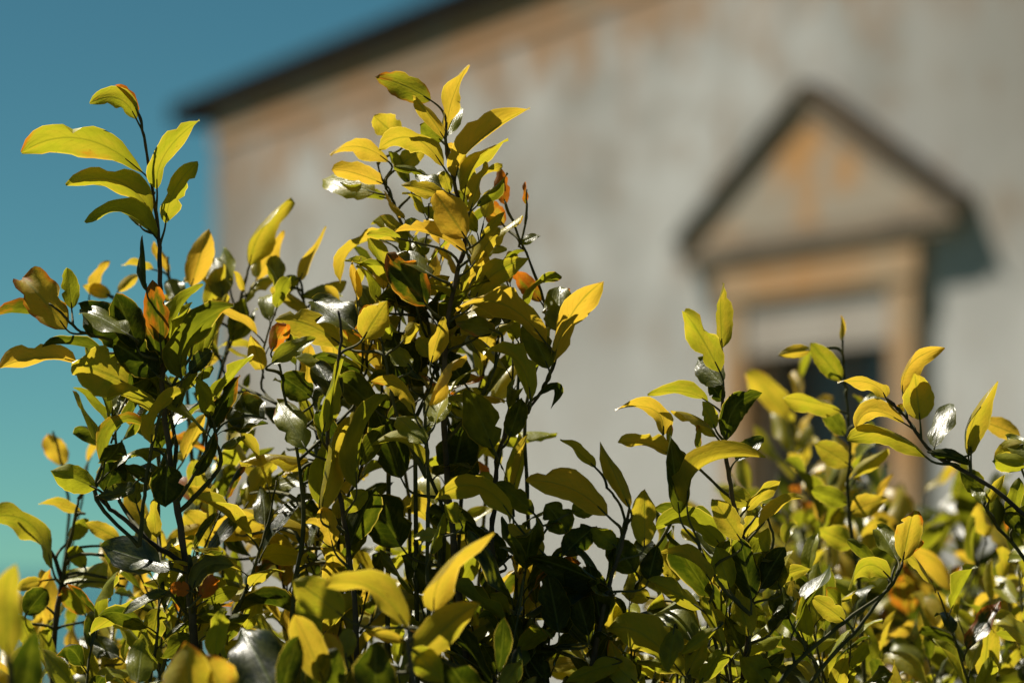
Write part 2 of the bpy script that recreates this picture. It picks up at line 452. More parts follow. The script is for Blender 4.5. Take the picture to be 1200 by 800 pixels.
# ------------------------------------------------------------------ shrubs
class Shrub:
    def __init__(s, label, base, group='lemon shrubs'):
        s.base = Vector(base)
        s.o = bpy.data.objects.new('lemon_shrub', None); COL.objects.link(s.o)
        s.o.location = s.base; s.o['_w'] = tuple(s.base)
        s.o['label'] = label; s.o['category'] = 'shrub'; s.o['group'] = group
        s.samples = []          # (point, branch object)
        s.n = 0
        s.roots = []
    def stem(s, pts, dep=0.0, r0=3.0, r1=1.2, root=False, name='branch'):
        """pts in photo pixels at a depth (cm behind the focus plane)"""
        w = []
        m = len(pts)
        for i, p in enumerate(pts):
            d = p[2] if len(p) > 2 else dep
            w.append((P(p[0], p[1], d), (r0 + (r1 - r0) * i / (m - 1)) * PX))
        return s.branch(w, root, name)
    def branch(s, w, root=False, name='branch', sides=7, sub=5, wob=0.0005):
        c = catmull(w, sub)
        rr = random.Random(len(s.samples) + 5)
        c = [(p + Vector((rr.uniform(-1, 1), rr.uniform(-1, 1), rr.uniform(-1, 1))) * wob * (0 if i == 0 else 1), r * (1 + 0.12 * rr.uniform(-1, 1))) for i, (p, r) in enumerate(c)]
        if root:                # carry the stem down to the root collar
            p0, rad = c[0]
            q = s.base + Vector((rr.uniform(-.04, .04), rr.uniform(-.04, .04), -0.05))
            down = []
            for i in range(8):
                t = i / 8
                a = q.lerp(p0, t)
                a += Vector((p0.x - q.x, p0.y - q.y, 0)) * (0.35 * math.sin(math.pi * t)) * -0.6
                down.append((a, rad * (2.6 - 1.6 * t)))
            c = down + c
        o0 = c[0][0]
        vs, fs = [], []
        tube(vs, fs, [(p - o0, r) for p, r in c], sides)
        me = mesh(name, vs, fs)
        o = link(name, me, s.o, o0, M['wood'] if w[0][1] > 3.4 * PX else M['bark'])
        s.samples += [(p, o) for p, r in c]
        return o
    def nearest(s, p, up=0.0):
        best = None; bd = 1e9
        for q, o in s.samples:
            d = (q - p).length + max(0, q.z - p.z - 0.004) * 3
            if d < bd: bd = d; best = (q, o)
        return best, bd
    def leaf(s, bx, by, tx, ty, w, col=0.6, brown=0.0, side='u', dep=0.0, cx=None, cy=None, tilt=None, fold=None, twist=0.0, rag=0, cup=None, rip=None):
        """one leaf: base, tip and optional bow point in photo pixels, visible width in pixels.
        side 'u': the underside faces the viewer, 't': the glossy top does"""
        rng = random.Random(int(bx * 7919 + by * 104729 + tx * 31))
        if tilt is None: tilt = rng.uniform(-0.35, 0.35)
        Lpx = math.hypot(tx - bx, ty - by)
        if side == 't':
            H = (SUN - FWD).normalized()
            a = (RGT * (tx - bx) - UPV * (ty - by)) / Lpx
            tilt = max(-0.95, min(0.95, -a.dot(H) / FWD.dot(H)))
        dt = tilt * Lpx * PX * 100
        b = P(bx, by, dep); e = P(tx, ty, dep + dt)
        bowed = cx is not None
        if cx is None:
            mx, my = (bx + tx) / 2, (by + ty) / 2
            bow = rng.uniform(0.02, 0.10) * Lpx
            cx, cy = mx, my - bow
            c = P(cx, cy, dep + dt * rng.uniform(0.2, 0.5))
        else:
            # the point given lies on the leaf: turn it into the control point
            c = 2 * P(cx, cy, dep + dt * 0.4) - 0.5 * (b + e)
        n = 14
        mid = []
        for i in range(n + 1):
            t = i / n
            mid.append(b * (1 - t) ** 2 + c * (2 * t * (1 - t)) + e * t * t)
        L = sum((mid[i + 1] - mid[i]).length for i in range(n))
        W = w * PX * 1.05
        rho = 0.0
        full = 0.41 * L
        if W < full:
            rho = math.acos(max(0.12, W / full)); W = full
        W = min(W, 0.85 * L)
        ctr = mid[n // 2]
        C = (CAM - ctr).normalized()
        T = (e - b).normalized()
        N0 = (C - T * C.dot(T)).normalized(); S0 = T.cross(N0)
        front = 1 if side == 't' else -1
        best = None
        lightup = Vector((-0.25, 0.1, 1))
        for sg in (-1, 1):
            N = N0 * (front * math.cos(rho)) + S0 * (sg * math.sin(rho))
            if best is None or N.dot(lightup) > best.dot(lightup): best = N
        if side == 't':
            H = (SUN + (CAM - ctr).normalized()).normalized(); H = (H - T * H.dot(T)).normalized()
            best = best.lerp(H, rng.uniform(0.35, 0.9)).normalized()
        if fold is None: fold = rng.choice((rng.uniform(0.05, 0.5), rng.uniform(0.4, 0.95)))
        if side == 't':
            fold = rng.uniform(0.12, 0.4); cup = rng.uniform(0, 0.2)
            best = Matrix.Rotation(rng.choice((-1, 1)) * fold, 3, T) @ best
        if cup is None: cup = rng.choice((rng.uniform(-0.4, 0.3), rng.uniform(0.3, 1.1)))
        if rip is None: rip = rng.uniform(0.05, 0.16)
        tw = twist + rng.uniform(-0.9, 0.9) * (0.25 if side == 't' else 1)
        kc = rng.choice((0, rng.uniform(-.3, .2), rng.uniform(-.7, -.2), rng.uniform(-.5, .5))) * (0.25 if bowed or side == 't' else 1)
        for i in range(n + 1):
            mid[i] = mid[i] + best * (kc * L * max(0, i / n - 0.55) ** 2 * 2.2)
        normals = []
        for i in range(n + 1):
            q = Matrix.Rotation(tw * (i / n - 0.3), 3, T)
            normals.append(q @ best)
        near, d = s.nearest(b - (mid[1] - mid[0]).normalized() * 0.012 - Vector((0, 0, 0.004)))
        br = s.o; pet = None
        if near is not None:
            q, br = near
            t0 = (mid[1] - mid[0]).normalized()
            d = (b - q).length
            k1 = q + Vector((0, 0, 0.25 * d)) + (b - q) * 0.12; k2 = b - t0 * (0.45 * d)
            pts = []
            for i in range(9):
                t = i / 8
                pts.append((q * (1 - t) ** 3 + k1 * (3 * t * (1 - t) ** 2) + k2 * (3 * t * t * (1 - t)) + b * t ** 3, (0.0013 + min(d, 0.08) * 0.006) * (1 - t) + 0.0008 * t))
            pts.append((mid[2], 0.0005))
            pet = [(p - b, r) for p, r in pts]
        vs, fs, uvs = leaf_geo([p - b for p in mid], normals, W, fold, cup, rip, rag, rng, 3, pet)
        o = link('leaf', leaf_mesh(vs, fs, uvs, n * 6), br, b)
        o.color = (max(0, min(1, col + rng.uniform(-0.08, 0.08))), brown, rng.random(), 1)
        s.n += 1
        return o

# shared leaf meshes for the many ordinary leaves
VAR = []
vr = random.Random(77)
for i in range(46):
    n = 10; flat = i >= 36
    bend = vr.uniform(-0.3, 0.9) if i % 3 else vr.uniform(0.8, 1.9)
    tw = vr.uniform(-1.7, 1.7)
    if flat: bend = vr.uniform(-.2, .3); tw = vr.uniform(-.3, .3)
    sidebow = vr.uniform(-0.2, 0.2)
    p = Vector((0, 0, 0)); mid = []; nor = []
    for j in range(n + 1):
        t = j / n
        a = bend * (t ** 1.3) * 1.0 - bend * 0.25
        hb = sidebow * (t - 0.5)
        d = Vector((math.cos(a) * math.cos(hb), math.sin(hb), -math.sin(a)))
        mid.append(p.copy()); p = p + d * (1.0 / n)
        N = Vector((math.sin(a), 0, math.cos(a)))
        nor.append(Matrix.Rotation(tw * (t - 0.2), 3, d) @ N)
    pet = [(Vector((-0.17, 0, -0.05)), 0.016), (Vector((-0.07, 0, -0.012)), 0.013), (Vector((0, 0, 0)), 0.011), (mid[1], 0.008)]
    vs, fs, uvs = leaf_geo(mid, nor, vr.uniform(0.33, 0.47), vr.uniform(0.0, 0.15) if flat else vr.uniform(0.0, 0.9), vr.uniform(-0.3, 0.2 if flat else 1.0), vr.uniform(0.05, 0.18), vr.choice((0, 0, 1, 2, 3)), vr, 2, pet)
    me = leaf_mesh(vs, fs, uvs, n * 4)
    VAR.append(me)

def put_leaf(branch, at, direction, normal, size, col, brown, rng, flat=False):
    d = direction.normalized()
    N = (normal - d * normal.dot(d))
    N = N.normalized() if N.length > 1e-4 else d.orthogonal().normalized()
    Y = N.cross(d)
    o = bpy.data.objects.new('leaf', rng.choice(VAR[36:] if flat else VAR[:36])); COL.objects.link(o)
    o.parent = branch
    rot = Matrix((d, Y, N)).transposed()
    o.rotation_euler = rot.to_euler()
    o.scale = (size, size, size)
    o.location = at + d * 0.17 * size - Vector(branch['_w'])
    o.color = (max(0, min(1, col)), brown, rng.random(), 1)
    return o

GOLD = 2.39996
def shoot(s, x, y, dep, length, rng, nleaf=9, size=(0.036, 0.062), yel=(0.15, 0.85), lean=None, r0=2.6, attach=False):
    """an ordinary leafy shoot whose tip is at photo pixel x, y"""
    top = P(x, y, dep)
    lean = lean or Vector((rng.uniform(-0.35, 0.35), rng.uniform(-0.35, 0.35), 0))
    L = length * PX
    base = top - Vector((0, 0, L)) - lean * L
    sag = Vector((rng.uniform(-.12, .12), rng.uniform(-.12, .12), 0)) * L
    w = []
    for i in range(5):
        t = i / 4
        w.append((base.lerp(top, t) + sag * math.sin(math.pi * t), (r0 + (1.0 - r0) * t) * PX))
    if attach:               # spring from the nearest stem of the shrub
        near, dd = s.nearest(base - Vector((0, 0, 0.03)))
        w.insert(0, (near[0], r0 * 1.1 * PX))
    o = s.branch(w, root=not attach, sub=4, sides=5)
    ph = rng.uniform(0, 6.28)
    for i in range(nleaf):
        t = 1 - (i / nleaf) ** 0.9 * 0.92
        at = base.lerp(top, t) + sag * math.sin(math.pi * t)
        az = ph + i * GOLD + rng.uniform(-.4, .4)
        el = (0.35 + 0.75 * t) + rng.uniform(-0.45, 0.35)
        d = Vector((math.cos(az) * math.cos(el), math.sin(az) * math.cos(el), math.sin(el)))
        hh = rng.random() < 0.04
        nm = Vector((-.5, -.62, .6)) * hh + Vector((0, 0, 1)) * math.cos(el) - Vector((math.cos(az), math.sin(az), 0)) * math.sin(el) + Vector((rng.uniform(-.5, .5), rng.uniform(-.5, .5), 0))
        if hh:
            Hh = (SUN - FWD).normalized(); d = d - Hh * (0.97 * d.dot(Hh)); nm = Hh * 2 + Vector((rng.uniform(-.35, .35), rng.uniform(-.35, .35), 0))
        sz = rng.uniform(*size) * (0.7 + 0.3 * min(1, i / 3))
        yl = (rng.uniform(yel[0], yel[0] + 0.15) if rng.random() < 0.34 else rng.uniform(0.6 * yel[1], yel[1] * 1.1)) * (0.7 + 0.3 * t)  # darker down the shoot: inner shade put into the leaf colour
        bro = rng.uniform(0, 0.22) if rng.random() > 0.04 else rng.uniform(0.3, 0.75)
        put_leaf(o, at, d, nm, sz, yl, bro, rng, bool(hh))
        s.n += 1

# --- 1 the tall shoot against the sky
A = Shrub('lemon shrub whose long bare-stemmed shoot rises alone against open sky', (-0.27, 2.80, 0.0))
A.stem([(240, 860), (232, 800), (225, 720), (218, 660), (206, 585), (197, 520), (190, 450), (192, 390), (188, 330), (186, 280), (180, 230), (174, 190), (165, 145), (157, 118)], 0, 5.2, 1.2, True)
A.stem([(218, 662), (180, 637), (150, 612), (125, 592), (108, 572), (98, 552)], 0, 3.6, 1.4)
A.stem([(194, 478), (207, 442), (222, 420), (226, 402)], 0, 2.4, 1.2)
A.stem([(163, 640), (168, 590), (174, 545), (182, 505), (190, 480)], -2, 2.6, 2.0)
A.stem([(190, 425), (140, 402), (95, 388), (75, 370), (58, 356)], -1, 2.4, 1.2)
A.stem([(206, 590), (226, 560), (245, 520), (262, 496), (288, 488)], -1, 2.6, 1.3)
A.stem([(225, 730), (205, 700), (190, 690)], 1, 2.2, 1.3)
A.stem([(222, 700), (222, 650), (232, 690), (240, 700)], -1, 1.8, 1.1)
for a in [
    (160, 140, 105, 121, 27, .62, .25, 'u', 0, 138, 116), (162, 132, 138, 97, 12, .6, .8, 'u', 0),
    (168, 203, 25, 179, 30, .62, .28, 'u', 0, 95, 163), (178, 252, 80, 212, 24, .55, .1, 'u', 0, 140, 214),
    (172, 226, 101, 219, 11, .6, .3, 'u', 2), (184, 222, 234, 141, 22, .58, .05, 'u', 0, 194, 180),
    (194, 262, 232, 190, 22, .6, .1, 'u', 0, 205, 222), (184, 280, 100, 255, 18, .5, 0, 'u', 0, 145, 249),
    (165, 266, 150, 244, 16, .15, 0, 't', 1),
    (172, 342, 168, 276, 23, .12, .35, 'u', -2), (188, 402, 179, 328, 30, .1, .6, 'u', -1.5),
    (78, 386, 22, 320, 50, .85, .48, 'u', -1), (84, 362, 79, 314, 21, .5, 0, 'u', 0), (62, 371, -8, 362, 14, .2, .5, 'u', 1),
    (150, 392, 93, 362, 20, .15, 0, 't', -4), (152, 404, 92, 356, 46, .0, 0, 'u', -1), (162, 410, 136, 345, 42, .0, .1, 'u', -2),
    (175, 405, 148, 352, 40, .0, 0, 'u', 0), (185, 440, 130, 400, 44, .0, 0, 'u', -1), (190, 440, 172, 372, 40, .05, .4, 'u', 0),  # cluster lying in shade, its darkness set through the leaf colour
    (120, 412, 50, 402, 15, .1, 0, 'u', 0), (195, 402, 238, 333, 30, .35, .1, 'u', 0, 210, 364),
    (213, 444, 274, 359, 30, .2, .2, 'u', -1, 222, 392), (222, 438, 248, 410, 20, .05, .2, 't', 0),
    (90, 424, -2, 434, 30, .88, .22, 'u', 0, 42, 419), (150, 450, 84, 424, 60, .68, 0, 'u', -2), (185, 488, 124, 470, 20, .62, 0, 'u', -2, 152, 462),
    (170, 460, 160, 420, 30, .2, 0, 'u', 1), (200, 470, 150, 450, 34, .05, 0, 'u', 1),
    (122, 548, 172, 498, 20, .35, .45, 'u', -2, 138, 500), (112, 572, 60, 551, 40, .5, 0, 'u', -1), (122, 576, 142, 533, 34, .02, 0, 'u', 0),
    (158, 566, 112, 581, 16, .1, 0, 't', -2, 142, 576), (160, 590, 148, 550, 16, .15, 0, 't', -1), (196, 545, 194, 594, 52, .03, 0, 'u', -3),
    (178, 520, 215, 458, 20, .66, 0, 'u', -3, 186, 484), (205, 480, 228, 432, 18, .3, 0, 'u', 0), (246, 502, 278, 440, 24, .0, .4, 'u', 0),
    (248, 490, 230, 460, 26, .0, .4, 'u', 0), (310, 490, 268, 478, 46, .08, .25, 't', 0), (226, 558, 255, 512, 17, .0, .2, 'u', -1),
    (190, 575, 140, 545, 20, .05, 0, 'u', 1), (185, 560, 205, 510, 24, .02, .2, 'u', 1),
    (188, 662, 118, 640, 42, .02, 0, 't', -2), (202, 667, 146, 656, 24, .02, 0, 't', -3), (196, 694, 143, 716, 22, .05, 0, 't', -3),
    (222, 692, 198, 690, 22, .8, .95, 'u', -5), (233, 700, 255, 676, 28, .8, .95, 'u', -5), (226, 690, 275, 662, 22, .1, 0, 't', -2, 242, 663),
    (171, 706, 105, 743, 22, .6, 0, 'u', 2), (186, 712, 178, 758, 28, .5, 0, 'u', 2), (238, 705, 278, 690, 22, .5, 0, 'u', 0), (232, 720, 268, 715, 24, .1, 0, 'u', 0),
    (240, 745, 290, 720, 26, .1, 0, 'u', 0), (225, 745, 190, 770, 26, .1, 0, 'u', 0),
]: A.leaf(*a[:7], side=a[7], dep=a[8], cx=a[9] if len(a) > 9 else None, cy=a[10] if len(a) > 10 else None, rag=3 if a[5] > .5 else 2)

# --- 2 centre
C = Shrub('dense lemon shrub with the tallest yellow-leaved crown in front of the house wall', (-0.02, 2.84, 0.0))
C.stem([(560, 860), (545, 760), (530, 620), (520, 500), (522, 400), (533, 330), (545, 280), (535, 225), (524, 180), (522, 150), (522, 138)], 0, 4.6, 1.2, True)
C.stem([(508, 860), (505, 800), (501, 640), (502, 560), (498, 490), (497, 470)], -4, 3.2, 1.5, True)
C.stem([(600, 860), (592, 740), (576, 640), (580, 590), (582, 540), (595, 505), (630, 465), (650, 425), (658, 392)], 1, 4.2, 1.2, True)
C.stem([(612, 860), (605, 790), (590, 720), (566, 655), (550, 640)], 9, 7.0, 3.5, True)
C.stem([(625, 860), (622, 700), (618, 570), (616, 480), (640, 385), (630, 330), (607, 275), (592, 236)], 5, 3.0, 1.2, True)
C.stem([(608, 290), (617, 255), (617, 222)], 5, 1.6, 0.9)
C.stem([(420, 860), (415, 700), (400, 590), (385, 520), (390, 450), (400, 400), (396, 365)], -2, 3.6, 1.3, True)
C.stem([(345, 860), (342, 720), (355, 620), (350, 540), (335, 470), (325, 410)], 1, 3.4, 1.3, True)
C.stem([(515, 450, 3), (490, 330, 7), (466, 250, 8), (450, 215, 8), (442, 190, 8)], 7, 2.6, 1.1)
C.stem([(632, 860), (634, 780), (640, 720), (648, 695), (640, 665), (626, 648)], -3, 2.6, 1.5, True)
C.stem([(520, 520), (560, 470), (580, 430), (590, 400)], 0, 2.4, 1.2)
C.stem([(500, 560), (470, 500), (455, 440), (448, 400)], -1, 2.6, 1.2)
C.stem([(545, 740), (570, 680), (600, 650)], -2, 2.6, 1.6)
for a in [
    (505, 118, 442, 91, 30, .62, .42, 'u', 0, 474, 101), (521, 163, 483, 112, 26, .85, 0, 'u', 0), (523, 155, 550, 76, 18, .9, 0, 'u', 0, 531, 115),
    (523, 160, 538, 124, 20, .4, 0, 't', 3), (520, 196, 443, 175, 22, .72, 0, 'u', -1, 484, 162), (470, 166, 438, 136, 38, .75, 0, 'u', 8),
    (518, 166, 492, 147, 24, .3, .1, 'u', 2), (456, 190, 386, 181, 19, .9, 0, 'u', 7, 420, 172), (450, 216, 388, 196, 24, .9, 0, 'u', 8), (440, 226, 375, 207, 14, .5, 0, 't', 8),
    (452, 232, 395, 222, 18, .4, 0, 'u', 9), (462, 200, 500, 172, 24, .8, 0, 'u', 6), (480, 215, 455, 178, 26, .35, 0, 'u', 6), (500, 205, 460, 196, 18, .2, 0, 'u', 4),
    (534, 208, 621, 127, 22, .85, .05, 'u', 0, 558, 168), (544, 230, 592, 163, 24, .62, .05, 'u', 0, 558, 190), (551, 248, 570, 190, 14, .8, 0, 'u', -1), (558, 242, 597, 205, 13, .2, .1, 'u', 0),
    (592, 240, 583, 195, 19, .6, .95, 'u', 6), (590, 264, 565, 236, 25, .85, .72, 'u', 6), (617, 240, 617, 213, 6, .3, .8, 'u', 5),
    (527, 226, 519, 200, 15, .6, 0, 'u', -1), (522, 232, 470, 217, 22, .75, 0, 'u', -1), (518, 222, 488, 205, 20, .1, 0, 't', 1), (546, 279, 510, 226, 47, .95, 0, 'u', -3),
    (546, 296, 463, 272, 30, .9, .08, 'u', -2, 505, 274), (470, 280, 430, 275, 11, .6, .2, 'u', 0), (470, 284, 398, 330, 9, .85, .2, 'u', 10, 418, 288),
    (500, 358, 453, 297, 50, .12, .5, 'u', -2), (505, 322, 458, 296, 22, .1, 0, 't', -3), (564, 280, 592, 247, 17, .75, 0, 'u', -1), (553, 312, 586, 268, 24, .75, 0, 'u', 0),
    (556, 352, 620, 303, 28, .62, 0, 'u', 0, 578, 322), (634, 354, 603, 317, 24, .55, .8, 'u', 5), (609, 286, 633, 276, 13, .3, 0, 't', 5),
    (640, 402, 535, 361, 30, .92, 0, 'u', -1, 590, 357), (652, 388, 656, 335, 36, .3, 0, 't', 1), (648, 425, 704, 327, 24, .9, .1, 'u', 0, 668, 372), (650, 375, 668, 338, 14, .8, .6, 'u', 4),
    (643, 432, 615, 375, 36, .2, 0, 'u', -1), (580, 388, 533, 376, 24, .25, .4, 't', -2), (560, 395, 600, 372, 26, .02, 0, 't', 1), (622, 470, 565, 414, 32, .6, 0, 'u', -2, 606, 424),
    (633, 462, 646, 478, 16, .0, .2, 'u', 0, 652, 456),
    (415, 386, 366, 350, 46, .15, 0, 't', 0), (426, 396, 456, 350, 42, .72, 0, 'u', -1), (400, 404, 322, 375, 36, .78, 0, 'u', 1, 360, 380),
    (419, 345, 424, 302, 10, .75, 0, 'u', 5), (318, 412, 336, 380, 38, .75, .78, 'u', 1), (318, 426, 370, 396, 24, .4, 0, 't', -2), (345, 400, 372, 380, 30, .5, 0, 'u', 3),
    (505, 418, 490, 395, 30, .5, 0, 'u', 0), (505, 425, 522, 372, 20, .75, 0, 'u', -2), (482, 430, 450, 405, 22, .5, 0, 't', -1), (470, 402, 492, 380, 24, .7, 0, 'u', 0),
    (358, 525, 325, 470, 28, .4, .3, 't', -2), (378, 508, 400, 420, 20, .45, 0, 'u', -3), (376, 602, 398, 487, 17, .72, 0, 'u', -4), (374, 592, 384, 510, 26, .4, 0, 'u', -2),
    (418, 572, 455, 463, 26, .38, 0, 'u', -3, 424, 510), (486, 486, 435, 446, 17, .75, .3, 'u', -4, 468, 452), (502, 476, 532, 408, 14, .9, 0, 'u', -5), (498, 520, 464, 486, 30, .55, 0, 't', -5), (500, 500, 530, 470, 22, .5, 0, 't', -4),
    (510, 496, 558, 428, 24, .62, 0, 't', -5, 525, 462), (496, 546, 432, 525, 20, .62, 0, 'u', -3, 470, 518), (362, 538, 283, 530, 11, .75, 0, 'u', 4), (286, 596, 322, 540, 42, .72, 0, 'u', 12), (258, 590, 225, 570, 22, .85, 0, 'u', 12),
    (318, 570, 372, 560, 20, .3, 0, 't', 12), (420, 545, 450, 500, 24, .1, 0, 'u', -1), (395, 470, 370, 425, 34, .05, 0, 't', 0), (365, 465, 330, 440, 36, .05, 0, 'u', 1),
    (578, 525, 546, 458, 42, .15, 0, 'u', -2), (597, 512, 613, 465, 26, .05, 0, 'u', -1), (600, 606, 510, 580, 24, .62, .05, 'u', -4, 560, 570), (540, 612, 522, 590, 24, .6, 0, 'u', -4), (626, 602, 580, 566, 26, .15, 0, 'u', 0),
    (375, 632, 245, 624, 24, .82, 0, 'u', 9, 310, 606), (372, 656, 300, 646, 26, .5, 0, 'u', 7), (404, 600, 430, 575, 22, .55, 0, 'u', -1), (390, 640, 378, 590, 24, .85, .1, 'u', -3),
    (518, 626, 484, 628, 17, .6, 0, 't', -5), (505, 650, 520, 600, 16, .45, 0, 'u', -5), (637, 648, 594, 613, 26, .8, .15, 'u', -4), (642, 662, 585, 640, 18, .1, 0, 't', -5),
    (655, 740, 642, 672, 36, .0, 0, 'u', -6), (715, 690, 618, 652, 30, .0, 0, 'u', -6), (690, 745, 665, 660, 36, .0, 0, 'u', -5), (660, 650, 700, 615, 30, .0, 0, 'u', -4), (705, 735, 690, 660, 32, .0, 0, 'u', -4),  # mass in deep shade, painted with near-black leaves
    (665, 625, 640, 590, 40, .15, 0, 'u', -3), (670, 600, 700, 590, 26, .25, 0, 'u', -3), (615, 780, 600, 720, 32, .0, 0, 'u', -4), (585, 790, 560, 745, 28, .0, 0, 'u', -4), (640, 800, 610, 760, 32, .0, 0, 'u', -4),
    (545, 450, 520, 415, 40, .05, 0, 'u', 2), (470, 560, 440, 480, 46, .0, 0, 'u', 3), (530, 560, 545, 490, 50, .0, 0, 'u', 3), (560, 560, 520, 520, 50, .02, 0, 'u', 4), (470, 640, 430, 580, 56, .0, 0, 'u', 3),
    (520, 700, 470, 650, 56, .0, 0, 'u', 2), (560, 620, 500, 600, 40, .02, 0, 'u', 3), (590, 660, 545, 610, 46, .0, 0, 'u', 3), (480, 450, 460, 390, 46, .0, 0, 'u', 2), (540, 390, 500, 360, 46, .0, 0, 'u', 3),
    (440, 480, 395, 440, 44, .05, 0, 'u', 2), (410, 640, 440, 570, 40, .1, 0, 'u', 1), (400, 545, 370, 480, 40, .05, 0, 'u', 2),
]: C.leaf(*a[:7], side=a[7], dep=a[8], cx=a[9] if len(a) > 9 else None, cy=a[10] if len(a) > 10 else None, rag=3 if a[5] > .6 else 2)

# --- 3 right of centre
D = Shrub('lemon shrub with slim upright shoot ending in two notched leaves below the window', (0.13, 2.82, 0.0))
D.stem([(865, 860), (875, 760), (880, 680), (862, 600), (853, 550), (848, 500), (846, 440), (845, 400)], 0, 4.4, 1.1, True)
D.stem([(680, 860), (692, 790), (710, 700), (728, 640), (738, 595)], -4, 4.6, 1.5, True)
D.stem([(722, 650), (732, 610), (722, 585), (712, 572)], -4, 2.2, 1.3)
D.stem([(745, 690), (770, 640), (792, 602), (800, 572), (798, 540)], -1, 2.6, 1.1)
D.stem([(858, 585), (830, 560), (805, 535), (790, 522)], 1, 2.0, 1.1)
D.stem([(880, 720), (848, 690), (832, 662), (820, 645)], -2, 2.6, 1.3)
D.stem([(840, 860), (842, 790), (836, 740), (826, 720)], -3, 3.0, 1.6, True)
D.stem([(905, 860), (915, 800), (945, 765), (990, 728), (1040, 690), (1058, 658)], -1, 3.4, 1.7, True)
D.stem([(940, 860), (950, 800), (1000, 742), (1028, 705), (1044, 686)], 0, 3.0, 1.6, True)
D.stem([(800, 860), (808, 800), (800, 770), (795, 750)], -4, 2.6, 1.6, True)
D.stem([(880, 700), (905, 640), (900, 610)], 1, 2.2, 1.2)
for a in [
    (844, 436, 800, 362, 36, .6, .06, 'u', -1), (846, 408, 843, 333, 24, .58, .1, 'u', 0), (846, 450, 818, 420, 32, .2, 0, 't', -1), (830, 471, 759, 461, 16, .6, 0, 'u', 0, 800, 459),
    (777, 510, 721, 478, 20, .85, .05, 'u', 0, 766, 480), (840, 512, 786, 482, 14, .85, 0, 'u', -1, 815, 488), (838, 502, 824, 470, 20, .6, .1, 'u', -1), (851, 516, 893, 460, 30, .05, 0, 'u', -1, 862, 476),
    (847, 470, 832, 450, 18, .05, 0, 'u', 0), (862, 540, 895, 512, 22, .02, 0, 't', 0), (786, 526, 786, 497, 9, .4, .5, 'u', -1), (818, 526, 818, 492, 9, .45, .5, 'u', -1),
    (698, 548, 657, 514, 14, .6, 0, 'u', -3), (738, 596, 703, 517, 36, .82, 0, 'u', -6), (712, 604, 616, 562, 34, .9, 0, 'u', -6, 668, 572), (755, 640, 756, 572, 30, .72, .1, 'u', -4), (790, 536, 725, 522, 17, .75, 0, 'u', -2, 756, 520),
    (796, 602, 785, 510, 34, .05, 0, 'u', -3), (805, 592, 897, 536, 20, .8, 0, 'u', -3, 826, 545), (868, 632, 835, 584, 28, .68, 0, 'u', -3), (890, 618, 933, 574, 16, .72, 0, 'u', -2), (873, 598, 912, 560, 14, .7, 0, 'u', -1), (885, 606, 896, 590, 18, .2, 0, 't', -1),
    (850, 646, 768, 620, 32, .35, 0, 'u', -1, 812, 612), (835, 606, 768, 596, 22, .05, 0, 'u', 0), (880, 590, 842, 570, 26, .6, 0, 'u', 1), (822, 714, 760, 680, 36, .6, 0, 'u', -4), (833, 681, 770, 648, 16, .65, 0, 'u', -4, 808, 656),
    (848, 762, 825, 697, 36, .6, .05, 'u', -4), (802, 792, 708, 738, 42, .62, 0, 'u', -6, 752, 742), (812, 752, 745, 728, 24, .35, 0, 't', -5, 785, 722), (790, 736, 783, 786, 28, .3, 0, 't', -6), (840, 736, 800, 766, 20, .62, 0, 'u', -6),
    (726, 776, 662, 797, 24, .62, 0, 'u', -4), (762, 700, 728, 695, 26, .65, 0, 'u', 2), (805, 790, 830, 745, 24, .62, 0, 'u', -5), (820, 800, 850, 760, 28, .5, 0, 'u', -5), (745, 800, 710, 770, 30, .55, 0, 't', -5),
    (880, 702, 868, 630, 36, .02, 0, 'u', -2), (890, 690, 920, 640, 30, .05, 0, 'u', -1), (915, 690, 893, 650, 34, .1, 0, 'u', 0), (905, 680, 950, 665, 18, .6, 0, 'u', 0), (880, 660, 900, 620, 26, .3, 0, 'u', 0), (855, 690, 838, 640, 30, .5, 0, 'u', -2),
    (878, 745, 862, 690, 32, .55, 0, 'u', -2), (868, 760, 850, 720, 26, .02, 0, 'u', -1), (905, 740, 935, 700, 34, .0, 0, 't', -1), (925, 725, 910, 690, 34, .02, 0, 't', -1),
    (770, 655, 740, 640, 30, .0, 0, 't', -3), (745, 670, 712, 630, 36, .0, 0, 'u', -3), (760, 680, 770, 640, 40, .0, 0, 'u', -4), (722, 640, 692, 620, 24, .25, .2, 'u', -4),
    (1058, 656, 1072, 593, 30, .82, .4, 'u', -1), (1052, 656, 1028, 616, 30, .35, 0, 't', 0), (1043, 677, 993, 690, 24, .62, 0, 'u', -2, 1016, 662), (1026, 660, 993, 632, 20, .25, 0, 'u', 1), (1060, 650, 1082, 632, 12, .7, .5, 'u', 1),
    (990, 727, 952, 700, 24, .6, 0, 'u', 0), (945, 766, 915, 750, 16, .6, 0, 'u', -1), (930, 740, 975, 665, 22, .1, 0, 't', 1), (900, 800, 870, 770, 34, .4, 0, 'u', -3), (890, 790, 918, 765, 28, .1, 0, 'u', -2),
]: D.leaf(*a[:7], side=a[7], dep=a[8], cx=a[9] if len(a) > 9 else None, cy=a[10] if len(a) > 10 else None, rag=4 if a[1] in (436, 408) else 1)

